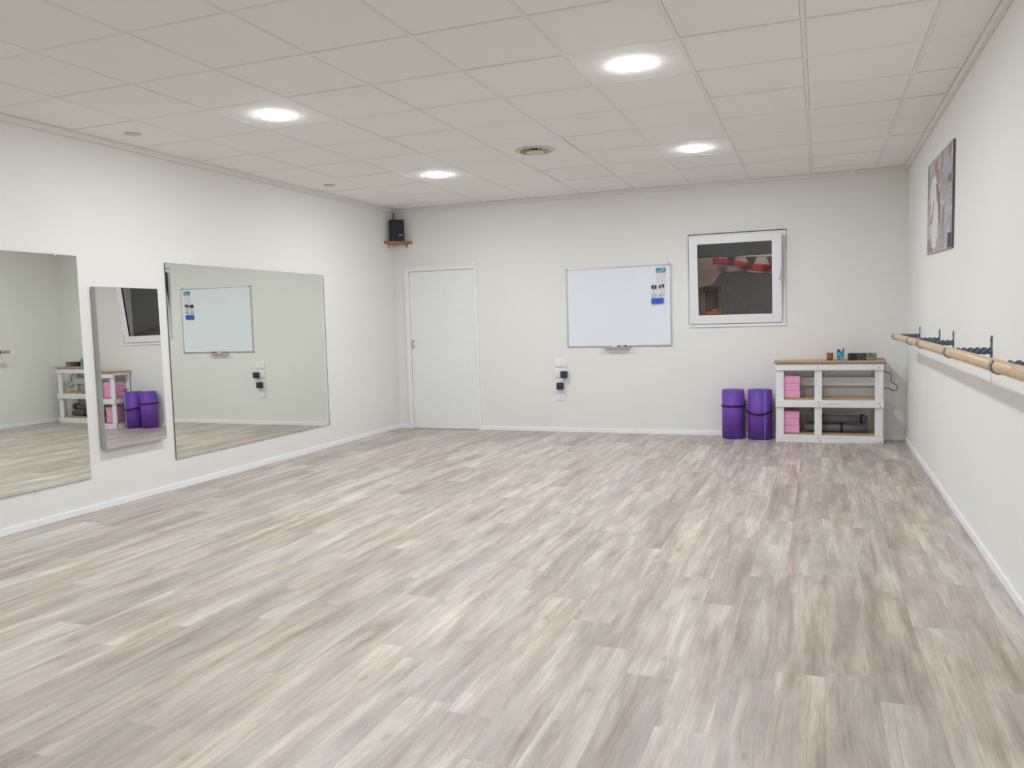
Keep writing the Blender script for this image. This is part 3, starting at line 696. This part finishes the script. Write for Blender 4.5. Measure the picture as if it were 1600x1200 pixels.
part('back_rail', M['wwx'], (SX0+0.01, SX1-0.01, SY1-0.040, SY1-0.0205, 0.374, 0.448))
part('back_rail', M['wwx'], (SX0+0.01, SX1-0.01, SY1-0.040, SY1-0.0205, 0.0, 0.072))
for x0, x1 in ((-0.2455, -0.175), (0.72, 0.7985)):
    part('side_block', M['wwy'], (x0, x1, SY0+0.041, SY1-0.041, 0.380, 0.446)); part('side_block', M['wwy'], (x0, x1, SY0+0.041, SY1-0.041, 0.0, 0.070))
part('shelf_board', M['pine'], (SX0+0.005, SX1-0.005, SY0+0.041, SY0+0.175, 0.4475, 0.468), (SX0+0.005, SX1-0.005, SY0+0.180, SY1-0.041, 0.4475, 0.468))
part('shelf_board', M['pine'], (SX0+0.005, SX1-0.005, SY0+0.041, SY0+0.175, 0.0720, 0.0925), (SX0+0.005, SX1-0.005, SY0+0.180, SY1-0.041, 0.0720, 0.0925))
for x, z in ((0.17, 0.795), (0.757, 0.795), (0.175, 0.425), (0.187, 0.392), (0.757, 0.420), (0.775, 0.385), (0.178, 0.050), (0.195, 0.022), (0.775, 0.018)):
    bm = new(); cyl(bm, (x, SY0+0.001, z), (x, SY0-0.0022, z), 0.0055, 10); obj('screw', bm, M['screw'], t)
# yoga blocks
bk = None
BW, BD, BH = 0.160, 0.235, 0.0765
for s, zb in ((0, 0.4690), (1, 0.0935)):
    for k in range(3):
        lab = '%s pink foam yoga block of the stack on the %s shelf' % (('bottom', 'middle', 'top')[k], ('upper', 'lower')[s])
        dx = (0.001, -0.002, 0.0015)[k]-0.005*s; pos = (-0.0860+dx, -0.185, zb+k*(BH+0.0008))
        if bk is None:
            bm = new(); box(bm, -BW/2, BW/2, -BD/2, BD/2, 0, BH); bk = obj('yoga_block', bm, M['pink'], None, bevel=0.006); o = bk
        else: o = bk.copy(); C.objects.link(o)
        o.location = pos; tag(o, lab, 'yoga block', 'pink yoga blocks')
# rolled grey mats
def roll_section(R, turns, th, n=28, start=0.0):
    pts = []
    for i in range(int(n*turns)+1):
        a = start+2*PI*i/n; r = R-(th*1.04)*(i/n); pts.append((r*math.cos(a), r*math.sin(a)))
    return pts
def spiral_roll(bm, R, th, turns, lo, hi, axis, start=0.0):
    """a strip of thickness th rolled up, its axis along x (0) or z (2)"""
    out = roll_section(R, turns, th, start=start)
    inn = [(x*(1-th*0.97/max(1e-4, math.hypot(x, y))), y*(1-th*0.97/max(1e-4, math.hypot(x, y)))) for x, y in out]
    def pt(p, t): return (t, p[0], p[1]) if axis == 0 else (p[0], p[1], t)
    V = [[[bm.verts.new(pt(p, tt)) for p in line] for line in (out, inn)] for tt in (lo, hi)]
    m = len(out)
    for i in range(m-1):
        for tt in (0, 1): bm.faces.new((V[tt][0][i], V[tt][0][i+1], V[tt][1][i+1], V[tt][1][i]))
        for ln in (0, 1):
            f = bm.faces.new((V[0][ln][i], V[0][ln][i+1], V[1][ln][i+1], V[1][ln][i])); f.smooth = True
            f.material_index = ln
    for i in (0, m-1):
        f = bm.faces.new((V[0][0][i], V[1][0][i], V[1][1][i], V[0][1][i])); f.material_index = 2
def grey_mat(label, x0, x1, y, z, R, sx, tilt=0.0):
    g = thing('rolled_exercise_mat', label, 'mat', ((x0+x1)/2, y, z-R), group='grey rolled mats on the lower shelf')
    h = (x1-x0)/2
    bm = new(); spiral_roll(bm, R, 0.0085, 4.6, -h, h, 0, start=2.2)
    o = obj('mat', bm, [M['greymat'], M['greymat'], M['greymat']], g, loc=(0, 0, R))
    bm = new(); lathe(bm, [(R-0.001, -0.012), (R+0.0035, -0.011), (R+0.0035, 0.011), (R-0.001, 0.012)], seg=32, close=True)
    o = obj('strap', bm, M['strap'], g, loc=(sx-(x0+x1)/2, 0, R)); o.rotation_euler = (0, PI/2, tilt)
    return g
grey_mat('lower of the two grey rolled mats on the bottom shelf', 0.045, 0.665, -0.190, 0.0935+0.0490, 0.0485, 0.402, 0.12)
grey_mat('upper of the two grey rolled mats on the bottom shelf', 0.045, 0.660, -0.182, 0.0935+0.0490+0.0965, 0.0480, 0.605, -0.25)
# purple mats standing on the floor
def purple_mat(label, x, y, start, strap_z, droop, R, hgt):
    g = thing('rolled_exercise_mat', label, 'mat', (x, y, 0), 0, group='purple rolled mats')
    bm = new(); spiral_roll(bm, R, 0.0125, 3.6, 0.0, hgt, 2, start=start)
    obj('mat', bm, [M['purple'], M['teal'], M['seam']], g)
    n = 48; bm = new(); rings = []
    for i in range(n):
        a = 2*PI*i/n; zz = strap_z-droop*0.5*(1-math.sin(a))*(0.5+0.5*math.cos(2*(a+PI/2)))
        rings.append([bm.verts.new((r*math.cos(a), r*math.sin(a), zz+dz)) for r, dz in ((R-0.001, -0.010), (R+0.0035, -0.009), (R+0.0035, 0.009), (R-0.001, 0.010))])
    for i in range(n):
        a, b = rings[i], rings[(i+1) % n]
        for k in range(4):
            f = bm.faces.new((a[k], a[(k+1) % 4], b[(k+1) % 4], b[k])); f.smooth = True
    obj('strap', bm, M['strap'], g)
    # the strap's loose loop
    bm = new(); tube(bm, smooth_pts([(R*0.92, 0.02, strap_z+0.02), (R+0.014, 0.0, strap_z+0.055), (R+0.022, -0.01, strap_z+0.035), (R+0.012, -0.005, strap_z+0.008)]), 0.003, 6); obj('carry_loop', bm, M['strap'], g)
purple_mat('left purple rolled mat with straight black strap, standing against the back wall', -0.707, -0.150, 2.9, 0.365, 0.0, 0.1245, 0.543)
purple_mat('right purple rolled mat with pale blue edge, standing against the white shelf', -0.427, -0.160, math.radians(-62), 0.308, 0.028, 0.1340, 0.545)

# ------------------------------------------------------------------ things on top of the shelf
TZ = 0.8625
t = thing('candle_glass', 'brown amber glass tumbler on top of the white shelf', 'candle holder', (0.290, -0.190, TZ))
bm = new(); lathe(bm, [(0, 0), (0.027, 0), (0.030, 0.003), (0.035, 0.078), (0.0325, 0.078), (0.028, 0.006), (0, 0.006)], seg=28); obj('glass', bm, M['amber'], t)
bm = new(); cyl(bm, (0, 0, 0.0065), (0, 0, 0.045), 0.0275, 24, 0.0295); obj('wax', bm, M['wax'], t)
t = thing('pen_holder', 'blue mottled square pen holder between the brown glass and the low printed box', 'pen holder', (0.393, -0.190, TZ))
bm = new()
for b in ((-0.034, 0.034, -0.034, -0.031, 0, 0.092), (-0.034, 0.034, 0.031, 0.034, 0, 0.092), (-0.034, -0.031, -0.031, 0.031, 0, 0.092), (0.031, 0.034, -0.031, 0.031, 0, 0.092), (-0.031, 0.031, -0.031, 0.031, 0, 0.004)): box(bm, *b)
for v in bm.verts:
    s = 1+0.08*(v.co.z/0.092); v.co.x *= s; v.co.y *= s
obj('holder', bm, M['bluepot'], t)
for nm, lb, m_, a, b, r in (('pen', 'violet pen standing on the right in the blue pen holder', M['violetpen'], (0.012, 0.0, 0.006), (0.031, -0.012, 0.122), 0.007),
                          ('pen', 'green pen leaning left in the blue pen holder', M['greenpen'], (-0.004, 0.0, 0.006), (-0.026, -0.012, 0.118), 0.007),
                          ('pen', 'dull green pen in the middle of the blue pen holder', M['greenpen'], (-0.001, 0.016, 0.006), (-0.010, 0.012, 0.108), 0.008)):
    bm = new(); cyl(bm, a, b, r, 12, r*1.1); tag(obj(nm, bm, m_, None, loc=(0.393, -0.190, TZ+0.0005), bevel=0.001), lb, 'pen', 'pens in the holder')
t = thing('printed_box', 'low long box with a grey and black print on the white shelf unit', 'box', (0.602, -0.200, TZ))
bm = new(); box(bm, -0.136, 0.136, -0.030, 0.055, 0.0, 0.072); obj('box_body', bm, M['boxprint'], t, bevel=0.006)
bm = new(); tube(bm, smooth_pts([(0.740, -0.175, TZ+0.018), (0.752, -0.165, TZ+0.018), (0.785, -0.12, TZ+0.006), (0.815, -0.07, TZ+0.006), (0.829, -0.05, TZ-0.02), (0.826, -0.020, 0.76), (0.835, -0.014, 0.728), (0.862, -0.014, 0.712), (0.889, -0.014, 0.705), (0.899, -0.014, 0.685),
    (0.893, -0.014, 0.650), (0.898, -0.014, 0.618), (0.925, -0.022, 0.600), (0.950, -0.032, 0.575), (0.946, -0.030, 0.540), (0.920, -0.022, 0.525), (0.895, -0.016, 0.535), (0.870, -0.014, 0.553), (0.815, -0.014, 0.545)]), 0.0032, 8)
tag(obj('power_cable', bm, M['cable'], None), 'thin dark cable curling down the wall beside the white shelf', 'cable')
t = thing('wall_socket', 'white round-faced socket low on the back wall right of the shelf', 'socket', (0.915, 0, 0.530))
bm = new(); box(bm, -0.042, 0.042, -0.009, 0, 0, 0.084); obj('cover_plate', bm, M['white'], t, bevel=0.004)
bm = new(); cyl(bm, (0, -0.0088, 0.042), (0, -0.0125, 0.042), 0.031, 28); f_ = obj('socket_face', bm, M['white'], t)
bm = new(); cyl(bm, (-0.0095, -0.012, 0.042), (-0.0095, -0.0132, 0.042), 0.003, 10); cyl(bm, (0.0095, -0.012, 0.042), (0.0095, -0.0132, 0.042), 0.003, 10); obj('pin_hole', bm, M['gasket'], f_)
